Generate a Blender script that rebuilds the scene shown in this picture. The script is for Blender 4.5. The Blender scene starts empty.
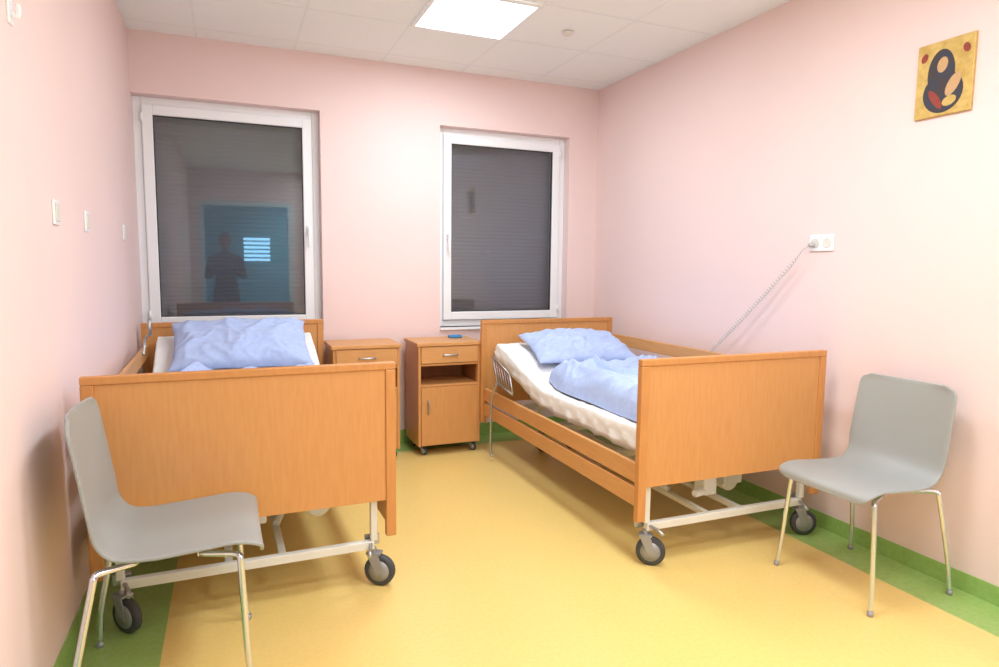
import bpy, bmesh, math
from mathutils import Vector, Matrix, noise, Euler
sc=bpy.context.scene
sc.view_settings.view_transform='Standard'
sc.view_settings.look='None'
COL=sc.collection
XL,XR,YB,YF,HC=-0.54,2.84,4.77,-1.3,2.79

# ---------------------------------------------------------------- materials
def s2l(c):
    return tuple(((v/255)/12.92 if v/255<=.04045 else ((v/255+.055)/1.055)**2.4) for v in c)
def mat(name,rgb,rough=.5,metal=0,var=0.0,scale=(8,8,8),bump=0,bscale=200,rgb2=None,detail=4,spec=.5,emit=0):
    m=bpy.data.materials.new(name); m.use_nodes=True
    nt=m.node_tree; b=nt.nodes['Principled BSDF']
    c=s2l(rgb)
    b.inputs['Roughness'].default_value=rough; b.inputs['Metallic'].default_value=metal
    b.inputs['Specular IOR Level'].default_value=spec
    tc=nt.nodes.new('ShaderNodeTexCoord'); mp=nt.nodes.new('ShaderNodeMapping'); mp.inputs['Scale'].default_value=scale
    nt.links.new(tc.outputs['Object'],mp.inputs['Vector'])
    nz=nt.nodes.new('ShaderNodeTexNoise'); nz.inputs['Scale'].default_value=1; nz.inputs['Detail'].default_value=detail
    nt.links.new(mp.outputs[0],nz.inputs['Vector'])
    rp=nt.nodes.new('ShaderNodeValToRGB')
    c2=s2l(rgb2) if rgb2 else tuple(v*(1-var) for v in c)
    c1=c if rgb2 else tuple(min(1,v*(1+var)) for v in c)
    rp.color_ramp.elements[0].position=.35; rp.color_ramp.elements[1].position=.65
    rp.color_ramp.elements[0].color=(*c2,1); rp.color_ramp.elements[1].color=(*c1,1)
    nt.links.new(nz.outputs['Fac'],rp.inputs['Fac']); nt.links.new(rp.outputs['Color'],b.inputs['Base Color'])
    if bump:
        n2=nt.nodes.new('ShaderNodeTexNoise'); n2.inputs['Scale'].default_value=bscale; n2.inputs['Detail'].default_value=3
        nt.links.new(tc.outputs['Object'],n2.inputs['Vector'])
        bp=nt.nodes.new('ShaderNodeBump'); bp.inputs['Strength'].default_value=bump; bp.inputs['Distance'].default_value=.002
        nt.links.new(n2.outputs['Fac'],bp.inputs['Height']); nt.links.new(bp.outputs['Normal'],b.inputs['Normal'])
    if emit:
        b.inputs['Emission Color'].default_value=(*c,1); b.inputs['Emission Strength'].default_value=emit
    return m
M={}
M['wall']=mat('pink_wall_paint',(246,221,218),.55,var=.01,scale=(2,2,2),bump=.15,bscale=150,spec=.2)
M['ceil']=mat('ceiling_tile',(253,255,255),.9,var=.006,scale=(60,60,60),bump=.15,bscale=300,spec=.1)
M['tbar']=mat('ceiling_grid',(245,247,248),.6,var=.01)
M['floor']=mat('yellow_linoleum',(241,209,131),.27,rgb2=(238,204,123),scale=(60,60,60),detail=8,bump=.05,bscale=60,spec=.5)
M['green']=mat('green_linoleum',(162,192,112),.3,rgb2=(150,183,98),scale=(44,44,44),detail=8,spec=.5)
M['greenb']=mat('green_baseboard',(158,194,110),.4,rgb2=(147,185,98),scale=(44,44,44),detail=8)
M['wood']=mat('beech_laminate',(216,156,96),.38,rgb2=(211,150,90),scale=(80,80,9),detail=5,spec=.4)
M['woodh']=mat('beech_laminate_horizontal',(219,162,103),.38,rgb2=(213,154,95),scale=(9,9,80),detail=5,spec=.4)
M['woode']=mat('beech_edge',(210,147,85),.4,rgb2=(204,139,78),scale=(60,60,9),detail=5)
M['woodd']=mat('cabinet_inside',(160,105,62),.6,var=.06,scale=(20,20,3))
M['white']=mat('white_pvc',(250,252,255),.35,var=.005)
M['frame']=mat('cream_metal',(230,227,218),.4,var=.02)
M['chrome']=mat('chrome',(220,226,236),.18,.92,var=.02)
M['steel']=mat('satin_steel',(185,188,192),.35,.9,var=.02)
M['grey']=mat('grey_plastic',(160,163,161),.42,var=.012,scale=(5,5,5),bump=.05,bscale=400)
M['dgrey']=mat('dark_rubber',(68,70,73),.6,var=.05)
M['mgrey']=mat('castor_grey',(160,161,163),.4,.3,var=.03)
M['sheet']=mat('white_sheet',(247,246,244),.85,var=.01,bump=.15,bscale=350,spec=.1)
M['blue']=mat('blue_cotton',(187,204,241),.85,rgb2=(178,196,237),scale=(38,38,38),detail=2,bump=.3,bscale=400,spec=.1)
M['shut']=mat('grey_shutter',(178,180,190),.6,var=.02,scale=(3,3,3))
M['gold']=mat('gold_leaf',(218,186,110),.4,.2,rgb2=(196,160,82),scale=(30,30,30))
M['dark']=mat('dark_brown_paint',(66,52,50),.6,rgb2=(50,58,76),scale=(30,30,30))
M['red']=mat('red_paint',(150,60,48),.6,var=.1,scale=(30,30,30))
M['skin']=mat('ochre_paint',(206,164,118),.6,var=.05,scale=(30,30,30))
M['teal']=mat('teal_wall',(104,182,192),.7,var=.05)
M['doorf']=mat('teal_door_frame',(200,235,240),.5,var=.02)
M['bluecl']=mat('bright_blue',(70,140,200),.6,var=.05)
M['led']=mat('light_diffuser',(250,252,255),.6,emit=5)
M['slat']=mat('lit_blind',(160,215,245),.6,emit=7)
M['hskin']=mat('skin',(120,90,78),.8,var=.04,spec=.1)
M['jacket']=mat('dark_jacket',(26,27,33),.9,var=.1,spec=.05)
M['hair']=mat('brown_hair',(40,30,26),.8,var=.15,scale=(60,60,10),spec=.1)
def glassmat():
    m=bpy.data.materials.new('window_glass'); m.use_nodes=True; nt=m.node_tree
    for n in list(nt.nodes): nt.nodes.remove(n)
    o=nt.nodes.new('ShaderNodeOutputMaterial'); mx=nt.nodes.new('ShaderNodeMixShader')
    t=nt.nodes.new('ShaderNodeBsdfTransparent'); g=nt.nodes.new('ShaderNodeBsdfGlossy')
    g.inputs['Roughness'].default_value=.005; g.inputs['Color'].default_value=(.88,.96,1,1); t.inputs['Color'].default_value=(.80,.83,.86,1)
    f=nt.nodes.new('ShaderNodeFresnel'); f.inputs['IOR'].default_value=2.0
    nt.links.new(f.outputs[0],mx.inputs[0]); nt.links.new(t.outputs[0],mx.inputs[1]); nt.links.new(g.outputs[0],mx.inputs[2])
    nt.links.new(mx.outputs[0],o.inputs[0]); return m
M['glass']=glassmat()

# ---------------------------------------------------------------- mesh helpers
def box(bm,lo,hi,mi=0):
    vs=[bm.verts.new((x,y,z)) for x in (lo[0],hi[0]) for y in (lo[1],hi[1]) for z in (lo[2],hi[2])]
    for f in ((0,1,3,2),(4,6,7,5),(0,4,5,1),(2,3,7,6),(0,2,6,4),(1,5,7,3)):
        fc=bm.faces.new([vs[i] for i in f]); fc.material_index=mi
def tube(bm,pts,r,seg=10,cap=True):
    pts=[Vector(p) for p in pts]; n=len(pts); rings=[]
    tn=[(pts[min(i+1,n-1)]-pts[max(i-1,0)]).normalized() for i in range(n)]
    up=Vector((0,0,1)) if abs(tn[0].z)<.9 else Vector((1,0,0))
    nx=tn[0].cross(up).normalized()
    for i in range(n):
        nx=(nx-tn[i]*nx.dot(tn[i])).normalized(); ny=tn[i].cross(nx)
        rr=r[i] if isinstance(r,(list,tuple)) else r
        rings.append([bm.verts.new(pts[i]+(nx*math.cos(a)+ny*math.sin(a))*rr) for a in [2*math.pi*k/seg for k in range(seg)]])
    for i in range(n-1):
        for k in range(seg):
            f=bm.faces.new((rings[i][k],rings[i][(k+1)%seg],rings[i+1][(k+1)%seg],rings[i+1][k])); f.smooth=True
    if cap:
        bm.faces.new(rings[0]); bm.faces.new(rings[-1])
def cr(pts,sub=8):
    P=[Vector(p) for p in pts]; P=[P[0]*2-P[1]]+P+[P[-1]*2-P[-2]]; out=[]
    for i in range(1,len(P)-2):
        for k in range(sub):
            t=k/sub; a,b,c,d=P[i-1:i+3]
            out.append(.5*((2*b)+(c-a)*t+(2*a-5*b+4*c-d)*t*t+(3*b-a-3*c+d)*t**3))
    out.append(P[-2]); return out
def lathe(bm,prof,c,axis,seg=24):
    ax={'x':(Vector((1,0,0)),Vector((0,1,0)),Vector((0,0,1))),'y':(Vector((0,1,0)),Vector((0,0,1)),Vector((1,0,0))),'z':(Vector((0,0,1)),Vector((1,0,0)),Vector((0,1,0)))}[axis]
    c=Vector(c); rings=[]
    for o,r in prof:
        rings.append([bm.verts.new(c+ax[0]*o+(ax[1]*math.cos(2*math.pi*k/seg)+ax[2]*math.sin(2*math.pi*k/seg))*r) for k in range(seg)])
    for i in range(len(rings)-1):
        for k in range(seg):
            f=bm.faces.new((rings[i][k],rings[i][(k+1)%seg],rings[i+1][(k+1)%seg],rings[i+1][k])); f.smooth=True
    bm.faces.new(rings[0]); bm.faces.new(rings[-1])
def obj(name,bm,mats,parent=None,bevel=0,sub=0,label=None):
    bmesh.ops.recalc_face_normals(bm,faces=bm.faces)
    me=bpy.data.meshes.new(name); bm.to_mesh(me); bm.free()
    o=bpy.data.objects.new(name,me); COL.objects.link(o)
    for m in (mats if isinstance(mats,(list,tuple)) else [mats]): me.materials.append(M[m] if isinstance(m,str) else m)
    if parent: o.parent=parent
    if bevel:
        b=o.modifiers.new('bevel','BEVEL'); b.width=bevel; b.segments=2; b.limit_method='ANGLE'
    if sub:
        s=o.modifiers.new('sub','SUBSURF'); s.levels=sub; s.render_levels=sub
        for p in me.polygons: p.use_smooth=True
    if label: o['label']=label
    return o
def boxes(name,bl,mats,parent=None,bevel=0,label=None):
    bm=bmesh.new()
    for b in bl: box(bm,b[0],b[1],b[2] if len(b)>2 else 0)
    return obj(name,bm,mats,parent,bevel,label=label)
def empty(name,loc,label,cat,rot=0,group=None):
    e=bpy.data.objects.new(name,None); e.empty_display_size=.1; COL.objects.link(e)
    e.location=loc; e.rotation_euler=(0,0,rot); tag(e,label,cat,group); return e
def tag(o,label,cat,group=None):
    o['label']=label; o['category']=cat
    if group: o['group']=group
def struct(o,label=None):
    o['kind']='structure'
    if label: o['label']=label
    return o

# ---------------------------------------------------------------- room
T=.2
GL=.285; GR=.245; GB=.245
x0,x1,y0,y1=XL,XR,YF,YB
bm=bmesh.new()
box(bm,(x0+GL,y0,-.05),(x1-GR,y1-GB,0),0)
box(bm,(x0,y0,-.05),(x0+GL,y1,0),1); box(bm,(x1-GR,y0,-.05),(x1,y1,0),1); box(bm,(x0+GL,y1-GB,-.05),(x1-GR,y1,0),1)
struct(obj('floor',bm,['floor','green']),'yellow linoleum floor with green borders')
bm=bmesh.new(); box(bm,(x0-T,y0-T,HC),(x1+T,y1+T,HC+.1),0)
for k in range(-3,4):
    x=1.05+.6*k
    if x0<x<x1: box(bm,(x-.007,y0,HC-.0012),(x+.007,y1,HC+.001),1)
for k in range(-10,3):
    y=3.98+.6*k
    if y0<y<y1: box(bm,(x0,y-.007,HC-.0016),(x1,y+.007,HC+.001),1)
struct(obj('ceiling',bm,['ceil','tbar']),'white suspended tile ceiling')
struct(boxes('wall_left',[((x0-T,y0,-.05),(x0,y1+.3,HC))],'wall'),'pale pink painted wall')
struct(boxes('wall_right',[((x1,y0,-.05),(x1+T,y1+.3,HC))],'wall'),'pale pink painted wall')
WIN=[(-.54,.615,.875,2.41),(1.485,2.58,.875,2.39)]
a,b=WIN
D=.28
bl=[((a[0],y1,-.05),(a[1],y1+D,a[2])),((a[0],y1,a[3]),(a[1],y1+D,HC)),
    ((a[1],y1,-.05),(b[0],y1+D,HC)),
    ((b[0],y1,-.05),(b[1],y1+D,b[2])),((b[0],y1,b[3]),(b[1],y1+D,HC)),((b[1],y1,-.05),(x1,y1+D,HC))]
struct(boxes('wall_back',bl,'wall'),'pale pink painted wall with two windows')
dx0,dx1,dz=-.40,.95,2.30
struct(boxes('wall_front',[((x0-T,y0-.15,-.05),(dx0,y0,HC)),((dx1,y0-.15,-.05),(x1+T,y0,HC)),((dx0,y0-.15,dz),(dx1,y0,HC))],'wall'))
struct(boxes('door_1',[((dx0,y0-.17,0),(dx0+.06,y0+.02,dz)),((dx1-.06,y0-.17,0),(dx1,y0+.02,dz)),((dx0+.06,y0-.17,dz-.06),(dx1-.06,y0+.02,dz))],'doorf'),'open doorway frame')
struct(boxes('wall_corridor',[((-2,-4.1,-.05),(3,-4,HC)),((-2.1,-4,-.05),(-2,y0-.16,HC)),((3,-4,-.05),(3.1,y0-.16,HC)),((-2,-4,HC),(3,y0-.16,HC+.1)),((-2,-4,-.1),(3,y0-.16,-.05))],'teal'))
struct(boxes('window_3',[((.28,-3.99,1.40+.08*k),(.76,-3.97,1.445+.08*k)) for k in range(6)],'slat'))
L=bpy.data.lights.new('corridor_fill','AREA'); L.size=.8; L.energy=110; L.color=(.55,.88,1)  # added light, brightens the corridor mirrored in the window glass
lo=bpy.data.objects.new('corridor_fill',L); COL.objects.link(lo); lo.location=(1.9,-2.9,HC-.05); tag(lo,'added fill light for the corridor outside the doorway','ceiling light')
struct(boxes('baseboard_left',[((x0,y0,0),(x0+.006,y1,.1))],'greenb'),'green vinyl coved skirting')
struct(boxes('baseboard_right',[((x1-.006,y0,0),(x1,y1,.08))],'greenb'),'green vinyl coved skirting')
struct(boxes('baseboard_back',[((x0+.006,y1-.006,0),(x1-.006,y1,.1))],'greenb'),'green vinyl coved skirting')

def window(n,w,hand):
    xa,xb,za,zb=w; yw=YB+.085
    fr=.048
    f=boxes('window_%d'%n,[((xa,yw,za),(xa+fr,yw+.07,zb)),((xb-fr,yw,za),(xb,yw+.07,zb)),((xa+fr,yw,zb-fr),(xb-fr,yw+.07,zb)),((xa+fr,yw,za),(xb-fr,yw+.07,za+fr))],'white',bevel=.004)
    struct(f,'white plastic window with closed grey roller shutter')
    s=.064; a0,a1,b0,b1=xa+fr+.002,xb-fr-.002,za+fr+.002,zb-fr-.002; ys=yw-.018
    boxes('sash',[((a0,ys,b0),(a0+s,ys+.06,b1)),((a1-s,ys,b0),(a1,ys+.06,b1)),((a0+s,ys,b1-s),(a1-s,ys+.06,b1)),((a0+s,ys,b0),(a1-s,ys+.06,b0+s))],'white',f,.005)
    g=.006
    boxes('seal',[((a0+s,ys+.01,b0+s),(a0+s+g,ys+.03,b1-s)),((a1-s-g,ys+.01,b0+s),(a1-s,ys+.03,b1-s)),((a0+s+g,ys+.01,b1-s-g),(a1-s-g,ys+.03,b1-s)),((a0+s+g,ys+.01,b0+s),(a1-s-g,ys+.03,b0+s+g))],'dgrey',f)
    bm=bmesh.new()
    vs=[bm.verts.new(p) for p in ((a0+s,ys+.02,b0+s),(a1-s,ys+.02,b0+s),(a1-s,ys+.02,b1-s),(a0+s,ys+.02,b1-s))]; bm.faces.new(vs)
    obj('glass_pane',bm,'glass',f)
    bm=bmesh.new(); zc=(za+zb)/2-.05; hx=a1-s/2 if hand>0 else a0+s/2
    box(bm,(hx-.014,ys-.012,zc-.035),(hx+.014,ys,zc+.035)); box(bm,(hx-.009,ys-.045,zc-.009),(hx+.009,ys-.012,zc+.009)); box(bm,(hx-.009,ys-.052,zc-.125),(hx+.009,ys-.036,zc+.012))
    obj('window_handle',bm,'white',f,.004)
    hh=a0 if hand>0 else a1
    for z in (b0+.08,b1-.08):
        bm=bmesh.new(); tube(bm,[(hh,ys-.004,z-.03),(hh,ys-.004,z+.03)],.008); obj('hinge',bm,'white',f)
    bm=bmesh.new(); pr=[]; z=za
    while z<zb-.001:
        for t,dy in ((0,.0),(.12,-.0016),(.5,-.0026),(.88,-.0016),(.97,0)): pr.append((YB+.205+dy,z+.03*t))
        z+=.03
    l=[bm.verts.new((xa+.001,y,min(zz,zb))) for y,zz in pr]; r=[bm.verts.new((xb-.001,y,min(zz,zb))) for y,zz in pr]
    for i in range(len(l)-1): bm.faces.new((l[i],r[i],r[i+1],l[i+1]))
    obj('roller_shutter',bm,'shut',f)
window(1,WIN[0],1); window(2,WIN[1],-1)
for n,w in enumerate(WIN): struct(boxes('trim_%d'%(n+1),[((w[0],YB-.02,w[2]-.022),(w[1],YB+.085,w[2]))],'white',bevel=.004),'white window sill')

# ---------------------------------------------------------------- lamps
def panel(cx,cy,power):
    e=empty('ceiling_light',(cx,cy,HC-.004),'square recessed white ceiling light panel, one real, others added as fill','ceiling light',group='ceiling light panels')
    h=.295
    boxes('light_frame',[((-h,-h,-.012),(-h+.02,h,0)),((h-.02,-h,-.012),(h,h,0)),((-h+.02,-h,-.012),(h-.02,-h+.02,0)),((-h+.02,h-.02,-.012),(h-.02,h,0))],'white',e)
    boxes('light_diffuser',[((-h+.02,-h+.02,-.008),(h-.02,h-.02,-.001))],'led',e)
    L=bpy.data.lights.new('lamp','AREA'); L.shape='SQUARE'; L.size=.55; L.energy=power; L.color=(.82,.94,1)
    lo=bpy.data.objects.new('lamp',L); COL.objects.link(lo); lo.parent=e; lo.location=(0,0,-.02)
panel(1.35,3.68,21); panel(1.35,1.88,24); panel(1.35,.68,22); panel(1.35,-.52,20); panel(2.25,-.52,14)  # first panel is real; the rest are added out of view for even light
W=bpy.data.worlds.new('night'); sc.world=W; W.use_nodes=True; W.node_tree.nodes['Background'].inputs[0].default_value=(.02,.025,.04,1)

bm=bmesh.new(); lathe(bm,[(0,.036),(-.010,.036),(-.018,.028),(-.023,.014)],(0,0,0),'z')
o=obj('smoke_detector',bm,'frame'); o.location=(1.97,3.70,HC-.003); tag(o,'small round white smoke detector on the tiled ceiling','smoke detector')

# ---------------------------------------------------------------- castor
def castor(par,x,y,R,w,top,rot=0):
    def at(o): o.location=(x,y,0); o.rotation_euler=(0,0,rot); return o
    big=R>.04
    bm=bmesh.new()
    tube(bm,[(0,0,top),(0,0,2*R*.98)],.012 if big else .006,10)
    off=-R*.4
    for s in (-1,1):
        pts=[(-R*.4,2.05*R),(R*.35,2.05*R),(R*.1,1.5*R),(off+R*.17,R*.85),(off-R*.17,R*.85),(off-R*.2,1.4*R)]
        A=[bm.verts.new((s*w*.58,py,pz)) for py,pz in pts]; B=[bm.verts.new((s*w*.74,py,pz)) for py,pz in pts]
        bm.faces.new(A); bm.faces.new(B)
        for i in range(6): bm.faces.new((A[i],A[(i+1)%6],B[(i+1)%6],B[i]))
    box(bm,(-w*.74,-R*.5,2.05*R),(w*.74,R*.42,2.18*R))
    c=at(obj('castor',bm,'mgrey',par,.0015,label='grey swivel castor with dark tyre'))
    bm=bmesh.new(); lathe(bm,[(-w*.5,R*.70),(-w*.5,R*.88),(-w*.3,R),(w*.3,R),(w*.5,R*.88),(w*.5,R*.70)],(0,off,R),'x')
    obj('wheel',bm,'dgrey',c)
    bm=bmesh.new(); lathe(bm,[(-w*.55,R*.2),(-w*.52,R*.25),(-w*.505,R*.68),(w*.505,R*.68),(w*.52,R*.25),(w*.55,R*.2)],(0,off,R),'x')
    obj('wheel_hub',bm,'mgrey',c)
    return c

# ---------------------------------------------------------------- chairs
def chair(loc,rot,label,scale=1):
    e=empty('chair',loc,label,'chair',rot,'grey plastic chairs'); e.scale=(scale,)*3
    prof=cr([(.272,0,.436),(.262,0,.466),(.20,0,.476),(.08,0,.468),(-.05,0,.462),(-.125,0,.475),(-.172,0,.522),(-.193,0,.60),(-.208,0,.70),(-.222,0,.79),(-.236,0,.872)],5)
    L=[0]
    for i in range(1,len(prof)): L.append(L[-1]+(prof[i]-prof[i-1]).length)
    tot=L[-1]; bm=bmesh.new(); NU=16; rows=[]
    for p,s in zip(prof,L):
        t=s/tot
        W=.228 if t<.35 else .228-.010*math.sin(min(1,(t-.35)/.3)*math.pi) -.008*max(0,(t-.5)/.5)
        d=min(s,tot-s); r=.055 if s<tot/2 else .05
        if d<r: W=W-r+math.sqrt(max(0,r*r-(r-d)**2))
        row=[]
        i=prof.index(p); tg=(prof[min(i+1,len(prof)-1)]-prof[max(i-1,0)]).normalized(); nm=Vector((-tg.z,0,tg.x))
        if nm.z<0 and t<.5: nm=-nm
        if t>=.5 and nm.x<0: nm=-nm
        for k in range(NU+1):
            u=-1+2*k/NU
            cv=.012*(abs(u)**2.5)*(1 if t>.12 else t/.12)+ (.014*(u*u)*min(1,(t-.5)*6) if t>.5 else 0)
            q=p+Vector((0,u*W,0))+nm*cv; row.append(bm.verts.new(q))
        rows.append(row)
    for i in range(len(rows)-1):
        for k in range(NU): bm.faces.new((rows[i][k],rows[i][k+1],rows[i+1][k+1],rows[i+1][k]))
    o=obj('seat_shell',bm,'grey',e,label='moulded grey plastic seat and backrest')
    for p in o.data.polygons: p.use_smooth=True
    sd=o.modifiers.new('s','SOLIDIFY'); sd.thickness=.010; sd.offset=0
    bv=o.modifiers.new('b','BEVEL'); bv.width=.003; bv.segments=2; bv.limit_method='ANGLE'; bv.angle_limit=1
    bm=bmesh.new()
    for x in (.10,-.07): tube(bm,[(x,-.155,.440),(x,.155,.440)],.008)
    box(bm,(-.09,-.06,.442),(.12,.06,.455))
    obj('seat_support',bm,'chrome',e)
    for sx,top,bend in ((1,.10,.205),(-1,-.07,-.165)):
        for sy in (-1,1):
            bm=bmesh.new()
            pts=cr([(top,sy*.15,.440),(bend*.93,sy*.188,.440),(bend*1.01,sy*.200,.433),(bend+sx*.006,sy*.205,.41),(sx*.222,sy*.226,.15),(sx*.235,sy*.236,.012)],6)
            tube(bm,pts,.0098,12)
            l=obj('leg',bm,'chrome',e,label='bent chrome tube leg')
            bm=bmesh.new(); lathe(bm,[(0,.010),(.004,.0118),(.02,.0115)],(sx*.2355,sy*.2365,0),'z',14)
            obj('foot_cap',bm,'mgrey',l)
    return e
chair((2.515,1.91,0),math.pi,'grey plastic chair with chrome legs against the pink wall')
chair((-.213,2.29,0),math.radians(.5),'grey plastic chair with chrome legs at the bed footboard',1.035)

# ---------------------------------------------------------------- bedside cabinets
def cabinet(x,y,label,w):
    e=empty('bedside_cabinet',(x,y,0),label,'bedside cabinet',0,'wooden bedside cabinets')
    d,z0,z1=.36,.07,.785; t=.018; zn=.495
    boxes('body',[((0,0.0,z0),(t,d,z1)),((w-t,0,z0),(w,d,z1)),((t,d-t,z0),(w-t,d,z1)),((t,.02,z0),(w-t,d-t,z0+t)),((t,.002,zn),(w-t,d-t,zn+.015)),((t,.002,.645),(w-t,d-t,.66))],'wood',e,.0015)
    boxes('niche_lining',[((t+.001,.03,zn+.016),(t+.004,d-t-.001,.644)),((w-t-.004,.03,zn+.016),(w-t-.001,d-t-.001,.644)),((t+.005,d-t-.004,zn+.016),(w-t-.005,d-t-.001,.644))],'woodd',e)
    boxes('top',[((-.012,-.012,z1),(w+.012,d+.005,z1+.026))],'woodh',e,.004)
    dr=boxes('drawer',[((t+.002,-.006,.664),(w-t-.002,.012,z1-.004))],'woodh',e,.002)
    bm=bmesh.new(); zc=.722; tube(bm,cr([(w/2-.05,-.006,zc),(w/2-.047,-.026,zc),(w/2,-.034,zc),(w/2+.047,-.026,zc),(w/2+.05,-.006,zc)],5),.006,8)
    obj('handle',bm,'steel',dr)
    do=boxes('door',[((t+.002,-.006,z0+.006),(w-t-.002,.012,zn-.002))],'wood',e,.002)
    bm=bmesh.new(); xc=.068; tube(bm,cr([(xc,-.006,.31),(xc,-.026,.313),(xc,-.032,.355),(xc,-.026,.397),(xc,-.006,.40)],5),.005,8)
    obj('handle',bm,'steel',do)
    for cx in (.045,w-.045):
        for cy in (.05,d-.05): castor(e,cx,cy,.029,.026,z0,.5)
    return e
cabinet(.62,4.365,'beech bedside cabinet with drawer between bed and cabinet',.45)
cabinet(1.20,4.355,'beech bedside cabinet with open niche beside the bed',.46)
o=boxes('wipes_packet',[((-.05,-.03,0),(.05,.03,.022))],'bluecl',bevel=.008); o.location=(1.55,4.60,.8115); tag(o,'small blue packet lying on the bedside cabinet','packet')

# ---------------------------------------------------------------- beds
def bed(loc,rot,label,L,low,hw=.535,zf=.945,zh=.975,cr1=1.0):
    e=empty('hospital_bed',loc,label,'hospital bed',rot,'wooden hospital beds')
    def board(name,y,zt,zb):
        t=.013
        b=boxes(name,[((-hw+.042,y-t+.003,zb),(hw-.042,y+t-.003,zt-.03))],'wood',e,.001,label='beech laminate panel')
        boxes('board_frame',[((-hw,y-t-.004,.22),(-hw+.042,y+t+.004,zt-.03)),((hw-.042,y-t-.004,.22),(hw,y+t+.004,zt-.03)),((-hw,y-t-.004,zt-.03),(hw,y+t+.004,zt))],'woode',b,.004)
    board('footboard',0,zf,.375); board('headboard',L,zh,.36)
    def rails(s,zs):
        for za,zb in zs:
            boxes('side_rail',[((s*(hw-.03)-.011,.022,za),(s*(hw-.03)+.011,L-.022,zb))],'woodh',e,.005,label='long beech side rail board')
    rails(low,[(.275,.365),(.385,.475)])
    rails(-low,[(.275,.365),(.60,.68),(.765,.845)])
    bl=[]
    cx=.465; hx=.12
    for y,c in ((.03,cx),(L-.12,hx)):
        bl.append(((-c,y-.016,.16),(c,y+.016,.195)))
        for s in (-1,1): bl.append(((s*c-.014,y-.014,.196),(s*c+.014,y+.014,.40)))
    for s in (-1,1): bl.append(((s*.40-.02,.05,.37),(s*.40+.02,L-.05,.41)))
    for y in (.35,.9,1.5): bl.append(((-.42,y-.02,.41),(.42,y+.02,.44)))
    for s in (-1,1): bl.append(((s*.10-.015,.047,.165),(s*.10+.015,L-.137,.19)))
    boxes('bed_frame',bl,'frame',e,.003,label='cream painted steel bed frame')
    for ya,yb in ((.35,.95),(1.45,1.05)):
        for s in (-1,1):
            bm=bmesh.new(); tube(bm,[(s*.10,ya,.20),(s*.33,yb,.37)],.016); obj('lifting_arm',bm,'frame',e)
    dz=.0 if low<0 else .06
    bm=bmesh.new(); box(bm,(.22,.30,.20+dz),(.34,.42,.36)); lathe(bm,[(-.04,.05),(-.03,.055),(.03,.055),(.04,.05)],(.28,.36,.21+dz),'y',20); tube(bm,[(.28,.42,.25+dz),(.2,1.05,.35)],.022)
    box(bm,(.352,.30,.25+dz),(.41,.40,.36)); 
    obj('motor',bm,'white',e,.01,label='white lifting motor')
    bm=bmesh.new(); box(bm,(-.03,.16,.22+dz),(.05,.24,.34)); tube(bm,[(-.01,.18,.24+dz),(-.09,.16,.24+dz)],.02,14)
    obj('control_box',bm,'white',e,.008,label='white control box under the bed')
    for s in (-1,1):
        bm=bmesh.new(); box(bm,(s*cx-.03,.055,.165),(s*cx+.03,.075,.205)); tube(bm,[(s*cx,.06,.19),(s*(cx-.03),-.03,.175),(s*(cx-.035),-.06,.165)],.008,8)
        obj('brake_pedal',bm,'steel',e)
        castor(e,s*cx,.03,.066,.032,.165,cr1 if s>0 else cr1*.75); castor(e,s*hx,L-.12,.062,.032,.165,.4)
    return e
def mz(y,raise_,yb=1.12,ye=1.9,z0=.60):
    if y<yb: return z0
    t=(y-yb)/(ye-yb); return z0+raise_*(t*t*(3-2*t)*.35+t*.65)
def mattress(b,raise_,L,label,hw=.455,th=.10):
    bm=bmesh.new(); NY=150
    top=[(-.992,-.01)]+[(-.975+1.95*i/26,0) for i in range(27)]+[(.992,-.01)]
    pr=[(-1.012,-1.05),(-1.014,-.8),(-1.012,-.6),(-1.010,-.4),(-1.006,-.2),(-1.0,-.06)]+top+[(1.0,-.06),(1.006,-.2),(1.010,-.4),(1.012,-.6),(1.014,-.8),(1.012,-1.05)]
    bot=[(.8-.4*i,-1) for i in range(5)]
    full=pr+bot; rings=[]
    for j in range(NY+1):
        y=.05+(L-.12)*j/NY; row=[]
        endz=max(0,1-min(j,NY-j)/2.)
        for (u,w) in full:
            side=abs(u)>.97
            P=Vector((u*2.2,y*4.2,w*1.5+raise_*7))
            fold=max(0,1-abs(noise.noise(Vector((y*5+w*3.0,u*1.5,2+raise_*9)))*3.5))
            dx=0; dzv=0
            if side and w<-.05: dx=(fold**2*.013-.004)*math.copysign(1,u)*min(1,-w*2)
            if w<=-.99 and side: dzv=.022*noise.noise(Vector((y*6,u,3)))-.004
            if w>-.1: dzv=.006*noise.noise(P)+.007*max(0,1-abs(noise.noise(P*1.4+Vector((u*2,0,0))))*4)**2
            z=mz(y,raise_)+w*th+dzv-.02*endz*(1 if w>-.5 else -.5)
            row.append(bm.verts.new((u*hw+dx,y,z)))
        rings.append(row)
    n=len(full)
    for j in range(NY):
        for k in range(n): bm.faces.new((rings[j][k],rings[j][(k+1)%n],rings[j+1][(k+1)%n],rings[j+1][k]))
    bm.faces.new(rings[0]); bm.faces.new(rings[-1])
    o=obj('mattress',bm,'sheet',None); o.location=b.location; o.rotation_euler=b.rotation_euler
    for p in o.data.polygons: p.use_smooth=True
    tag(o,label,'mattress'); return o
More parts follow.
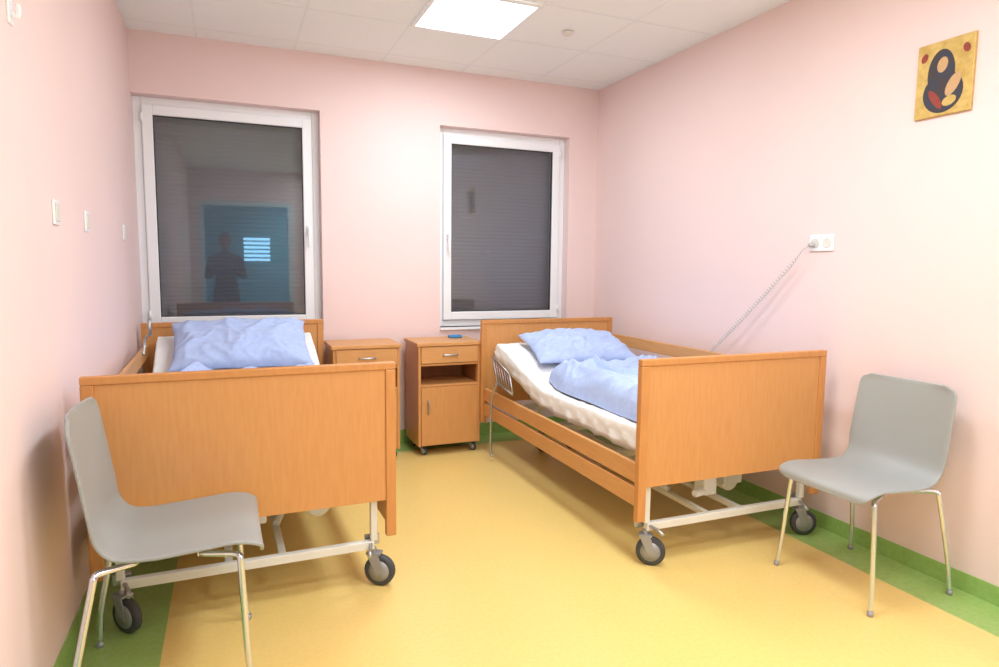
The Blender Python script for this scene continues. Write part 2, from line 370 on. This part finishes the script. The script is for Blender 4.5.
def pillow(b,c,size,tilt,yaw,seed,label,h=.09):
    bm=bmesh.new(); N=56; S=[{},{}]
    for s in (0,1):
        for i in range(N+1):
            for j in range(N+1):
                u=-1+2*i/N; v=-1+2*j/N
                if s==1 and (i in(0,N) or j in (0,N)): S[1][i,j]=S[0][i,j]; continue
                pu=(1-abs(u)**2.6); pv=(1-abs(v)**2.6)
                hh=h*(max(0,pu)*max(0,pv))**.5
                P=Vector((u*1.5+seed,v*1.1,s*3.1))
                rd=max(0,1-abs(noise.noise(P*1.1))*1.8); rd2=max(0,1-abs(noise.noise(P*2.4+Vector((4,1,2))))*2.2); rd3=max(0,1-abs(noise.noise(P*5))*2.4)
                w=(rd**2.5*.026+rd2**3*.014+rd3**3*.004)-.018
                hh+=w*min(1,hh/h*1.4) if s==0 else 0
                k=1-.07*(1-u*u); k2=1-.07*(1-v*v)
                x=u*size[0]*k2+.010*noise.noise(P*2); y=v*size[1]*k+.010*noise.noise(P*2.3)
                S[s][i,j]=bm.verts.new((x,y,hh if s==0 else -hh*.45))
    for s in (0,1):
        for i in range(N):
            for j in range(N): bm.faces.new((S[s][i,j],S[s][i+1,j],S[s][i+1,j+1],S[s][i,j+1]))
    o=obj('pillow',bm,'blue',None,sub=1)
    R=Matrix.Rotation(b.rotation_euler.z,4,'Z')
    o.location=b.location+R@Vector(c); o.rotation_euler=(tilt,0,b.rotation_euler.z+yaw)
    tag(o,label,'pillow'); return o
def duvet(b,xl,xr,ya,yb,raise_,seed,label,amp=.12,lean=0,skew=0):
    bm=bmesh.new(); NU,NV=90,110; G={}
    for i in range(NU+1):
        for j in range(NV+1):
            u=i/NU; v=j/NV
            y=ya+(yb-ya)*v+skew*(u-.5)*v+.03*noise.noise(Vector((u*2,seed,7)))*v
            xa=xl+.035*noise.noise(Vector((v*3,seed,3)))+lean*v*v; x=xa+(xr-xa)*u
            ed=min(u*1.3,(1-u)*1.3,v*1.5,(1-v)*1.3)/.12; ed=min(1,ed); prof=math.sqrt(1-(1-ed)**2)
            P=Vector((x*2.0+seed,y*1.8,seed))
            wp=P+Vector((noise.noise(P*.9),noise.noise(P*.9+Vector((5,2,1))),0))*1.1
            r1=max(0,1-abs(noise.noise(wp*.9))*1.5); r2=max(0,1-abs(noise.noise(wp*1.9+Vector((3,3,3))))*1.8); r3=max(0,1-abs(noise.noise(wp*3.8))*2.2); r4=max(0,1-abs(noise.noise(wp*7))*2.4)
            hh=.03+amp*(.15+.6*r1**2+.34*r2**2.5)+.018*r3**3+.004*r4**3
            z=mz(y,raise_)+.012+hh*prof
            G[i,j]=bm.verts.new((x,y,z))
    for i in range(NU):
        for j in range(NV): bm.faces.new((G[i,j],G[i+1,j],G[i+1,j+1],G[i,j+1]))
    o=obj('duvet',bm,'blue',None,sub=1); o.location=b.location; o.rotation_euler=b.rotation_euler
    tag(o,label,'duvet'); return o

LB=bed((.066,2.60,0),math.radians(.9),'beech hospital bed with blue pillow beside the wall and chair',1.97,1,hw=.552,zf=.955)
RB=bed((2.182,2.345,0),math.radians(-.4),'beech hospital bed with one raised side rail beside cabinet',1.98,-1,hw=.542,zf=.952,zh=.965,cr1=1.2)
mattress(LB,.30,1.97,'thick mattress in white sheet with raised head end')
mattress(RB,.20,1.98,'mattress in white wrinkled sheet with slightly raised head')
pillow(LB,(.02,1.60,.865),(.40,.26),math.radians(26),0,2.0,'large blue pillow propped on the raised mattress',.10)
pillow(RB,(.03,1.59,.795),(.37,.24),math.radians(17),math.radians(-5),5.0,'crumpled blue pillow on the raised mattress head',.085)
duvet(LB,-.38,.42,.4,1.26,.30,3.3,'blue crumpled duvet lying on the mattress',.15)
duvet(RB,-.415,.43,.10,1.29,.20,6.4,'blue crumpled duvet bunched on the white mattress',.135,lean=.05,skew=.06)

bm=bmesh.new(); x=-.538
c4=[(x,1.76,.735),(x,1.46,.655),(x,1.40,.53),(x,1.66,.56)]
for i in range(4): tube(bm,[c4[i],c4[(i+1)%4]],.0065,8)
for k in range(1,6):
    t=k/6
    A=Vector(c4[1]).lerp(Vector(c4[0]),t); B=Vector(c4[2]).lerp(Vector(c4[3]),t)
    tube(bm,[A,B],.0035,6)
obj('mattress_bracket',bm,'steel',RB,label='grey ladder-like wire frame hanging beside mattress')
bm=bmesh.new(); tube(bm,cr([(x-.006,1.66,.56),(x-.012,1.70,.50),(x-.02,1.72,.42),(x-.02,1.73,.2),(x-.02,1.73,.075),(x-.02,1.70,.045)],6),.008,10)
obj('support_bar',bm,'steel',RB,label='slim curved grey metal leg reaching to the floor')
bm=bmesh.new(); x=-.46
tube(bm,[(x-.02,1.30,.86),(x-.02,1.42,.93),(x-.01,1.60,.95)],.007,8); tube(bm,[(x-.012,1.60,.93),(x-.012,1.60,1.02)],.010,8)
obj('mattress_bracket',bm,'steel',LB,label='thin steel rod with small handle')

# ---------------------------------------------------------------- wall items
def switch(y,z,x,label,w=.036):
    e=empty('wall_switch',(x,y,z),label,'wall switch',0,'white wall switches')
    boxes('plate',[((0,-w,-.042),(.008,w,.042))],'white',e,.003)
    boxes('rocker',[((.008,-w+.010,-.03),(.012,w-.010,.03))],'frame',e,.002)
for y in (2.64,3.16,4.2): switch(y,1.515,XL,'small white light switch on the pink wall')
e=empty('wall_hook',(XL,2.25,2.05),'small white hook fitting high on the pink wall','wall hook')
boxes('plate',[((0,-.02,-.05),(.006,.02,.05))],'white',e,.002)
bm=bmesh.new(); tube(bm,cr([(.006,0,-.02),(.02,0,-.03),(.024,0,-.01),(.022,0,.005)],5),.006,8); obj('hook',bm,'white',e)
e=empty('wall_socket',(XR,2.495,1.486),'white double wall socket with a plugged cord','wall socket')
boxes('plate',[((-.010,-.072,-.042),(0,.072,.042))],'white',e,.003)
for yy in (-.036,.036):
    bm=bmesh.new(); lathe(bm,[(-.0105,.024),(-.014,.024),(-.014,.021),(-.0115,.020)],(0,yy,0),'x',20); obj('socket_ring',bm,'frame',e)
bm=bmesh.new()
start=Vector((XR-.036,2.55,1.467)); end=Vector((2.752,3.22,.82))
lead=cr([start+Vector((.012,-.008,.0)),start,start+Vector((-.006,.03,-.018)),start+Vector((-.008,.05,-.045))],6)
hs=lead[-1]; TN=44; n=TN*10; pts=list(lead); ax=(end-hs); axn=ax.normalized(); n1=axn.cross(Vector((1,0,0))).normalized(); n2=axn.cross(n1)
for i in range(1,n+1):
    t=i/n; a=t*TN*2*math.pi; c=hs+ax*t+Vector((0,0,-.012*math.sin(t*math.pi)))
    pts.append(c+(n1*math.cos(a)+n2*math.sin(a))*.0088*min(1,t*20))
tube(bm,pts,.0026,6)
M['cord']=mat('pale_grey_cord',(190,190,192),.5,var=.02)
cord=obj('coiled_cord',bm,'cord'); tag(cord,'coiled grey power cord running from socket to bed','power cord')
bm=bmesh.new(); tube(bm,[(XR-.018,2.535,1.482),(XR-.038,2.545,1.472)],[.015,.011],14); obj('plug',bm,'cord',cord)

e=empty('wall_picture',(XR,1.92,2.165),'small gold painted panel picture on the pink wall','picture')
boxes('panel',[((-.014,-.12,-.156),(0,.12,.156))],'gold',e,.003)
def ell(name,cy,cz,ry,rz,m,off,par,rot=0):
    bm=bmesh.new(); n=28; vs=[]
    for k in range(n):
        a=2*math.pi*k/n; y=math.cos(a)*ry; z=math.sin(a)*rz
        vs.append(bm.verts.new((-.0145-off,cy+y*math.cos(rot)-z*math.sin(rot),cz+y*math.sin(rot)+z*math.cos(rot))))
    bm.faces.new(vs); return obj(name,bm,m,par)
ell('painted_shape',.0,-.06,.085,.085,'dark',0,e); ell('painted_shape',.012,.02,.058,.10,'dark',.0003,e)
ell('painted_shape',.008,.055,.022,.032,'skin',.0006,e,.2); ell('painted_shape',-.042,-.035,.024,.05,'skin',.0006,e,.5); ell('painted_shape',.03,-.085,.016,.05,'red',.0007,e,-.6); ell('painted_shape',-.03,-.10,.03,.02,'gold',.0008,e,-.3)
ell('painted_shape',.088,.10,.014,.02,'red',.0006,e,.4); ell('painted_shape',-.088,.10,.014,.02,'red',.0006,e,-.4)

# ---------------------------------------------------------------- photographer (seen mirrored in the window glass)
def skin(name,verts,edges,radii,m,par,root=0,sub=2):
    me=bpy.data.meshes.new(name); me.from_pydata([Vector(v) for v in verts],edges,[]); me.materials.append(M[m])
    o=bpy.data.objects.new(name,me); COL.objects.link(o); o.parent=par
    s=o.modifiers.new('skin','SKIN'); s.use_smooth_shade=True
    for i,r in enumerate(radii):
        me.skin_vertices[0].data[i].radius=r if isinstance(r,tuple) else (r,r)
        me.skin_vertices[0].data[i].use_root=(i==root)
    if sub:
        q=o.modifiers.new('sub','SUBSURF'); q.levels=sub; q.render_levels=sub
    return o
pe=empty('person',(-.04,-.45,0),'person in dark jacket and trousers holding a camera up','person')
V=[(0,0,.95),(0,0,1.1),(0,0,1.28),(0,0,1.42),(0,.01,1.50),(0,.03,1.56),
   (.18,0,1.40),(.25,.04,1.14),(.10,.25,1.27),(-.18,0,1.40),(-.25,.04,1.14),(-.10,.25,1.27),
   (.10,0,.88),(.12,.02,.50),(.13,-.02,.10),(.14,.10,.045),(-.10,0,.88),(-.12,.02,.50),(-.13,-.02,.10),(-.14,.10,.045)]
E=[(0,1),(1,2),(2,3),(3,4),(4,5),(3,6),(6,7),(7,8),(3,9),(9,10),(10,11),(0,12),(12,13),(13,14),(14,15),(0,16),(16,17),(17,18),(18,19)]
Rr=[(.15,.12),(.145,.11),(.16,.12),(.14,.10),.055,.05,.065,.05,.035,.065,.05,.035,.095,.065,.05,.045,.095,.065,.05,.045]
skin('body',V,E,Rr,'jacket',pe)
bm=bmesh.new(); bmesh.ops.create_uvsphere(bm,u_segments=28,v_segments=20,radius=1)
for v in bm.verts:
    c=v.co; jaw=1-.25*max(0,-c.z)**1.5
    nose=.018 if (abs(c.x)<.16 and c.y>.8 and -.25<c.z<.05) else 0
    eye=-.008 if (.2<abs(c.x)<.5 and c.y>.6 and 0<c.z<.2) else 0
    v.co=Vector((c.x*.076*jaw,c.y*.095*(jaw*.3+.7)+.045+nose+eye,c.z*.118+1.66))
for s in (-1,1): bmesh.ops.create_uvsphere(bm,u_segments=10,v_segments=8,radius=.02,matrix=Matrix.Translation((s*.077,.03,1.655))@Matrix.Diagonal((.4,.8,1.4,1)))
h=obj('head',bm,'hskin',pe); 
for p in h.data.polygons: p.use_smooth=True
bm=bmesh.new(); bmesh.ops.create_uvsphere(bm,u_segments=28,v_segments=20,radius=1)
bmesh.ops.delete(bm,geom=[v for v in bm.verts if v.co.z<-.35 or (v.co.y>.35 and v.co.z<.5)],context='VERTS')
for v in bm.verts: v.co=Vector((v.co.x*.084,v.co.y*.104+.04,v.co.z*.124+1.668))
obj('hair',bm,'hair',h)
for s in (-1,1):
    vs=[(s*.10,.25,1.27),(s*.087,.285,1.30),(s*.088,.31,1.33)]; es=[(0,1),(1,2)]; rs=[.025,(.030,.018),(.026,.012)]
    for k,ln in enumerate((.07,.08,.075,.06)):
        z=1.30+.021*k; i=len(vs)
        vs+= [(s*.088,.335,z),(s*.087,.355,z+.002),(s*.084,.372,z+.002)]; es+=[(2,i),(i,i+1),(i+1,i+2)]; rs+=[.010,.009,.008]
    i=len(vs); vs+=[(s*.086,.275,1.335),(s*.085,.272,1.355)]; es+=[(1,i),(i,i+1)]; rs+=[.012,.010]
    skin('hand',vs,es,rs,'hskin',pe,sub=1)
ce=empty('photo_camera',(-.04,-.105,1.35),'black handheld photo camera held by the person','camera')
boxes('camera_body',[((-.065,-.03,-.045),(.065,.02,.04)),((-.025,-.03,.04),(.025,.02,.062))],'dgrey',ce,.005)
bm=bmesh.new(); lathe(bm,[(.02,.034),(.055,.034),(.06,.03),(.056,.02)],(0,0,0),'y'); obj('camera_lens',bm,'dgrey',ce)

# ---------------------------------------------------------------- camera
cam=bpy.data.cameras.new('camera'); co=bpy.data.objects.new('camera',cam); COL.objects.link(co)
cam.lens=650/999*36; cam.sensor_width=36; cam.sensor_fit='HORIZONTAL'; cam.clip_start=.02
p=math.atan(67.5/650); yw=math.radians(22.56)
Rm=Euler((math.pi/2-p,0,-yw)).to_matrix()@Matrix.Rotation(math.radians(.6),3,'Z')
co.location=(0,0,1.35); co.rotation_euler=Rm.to_euler()
sc.camera=co
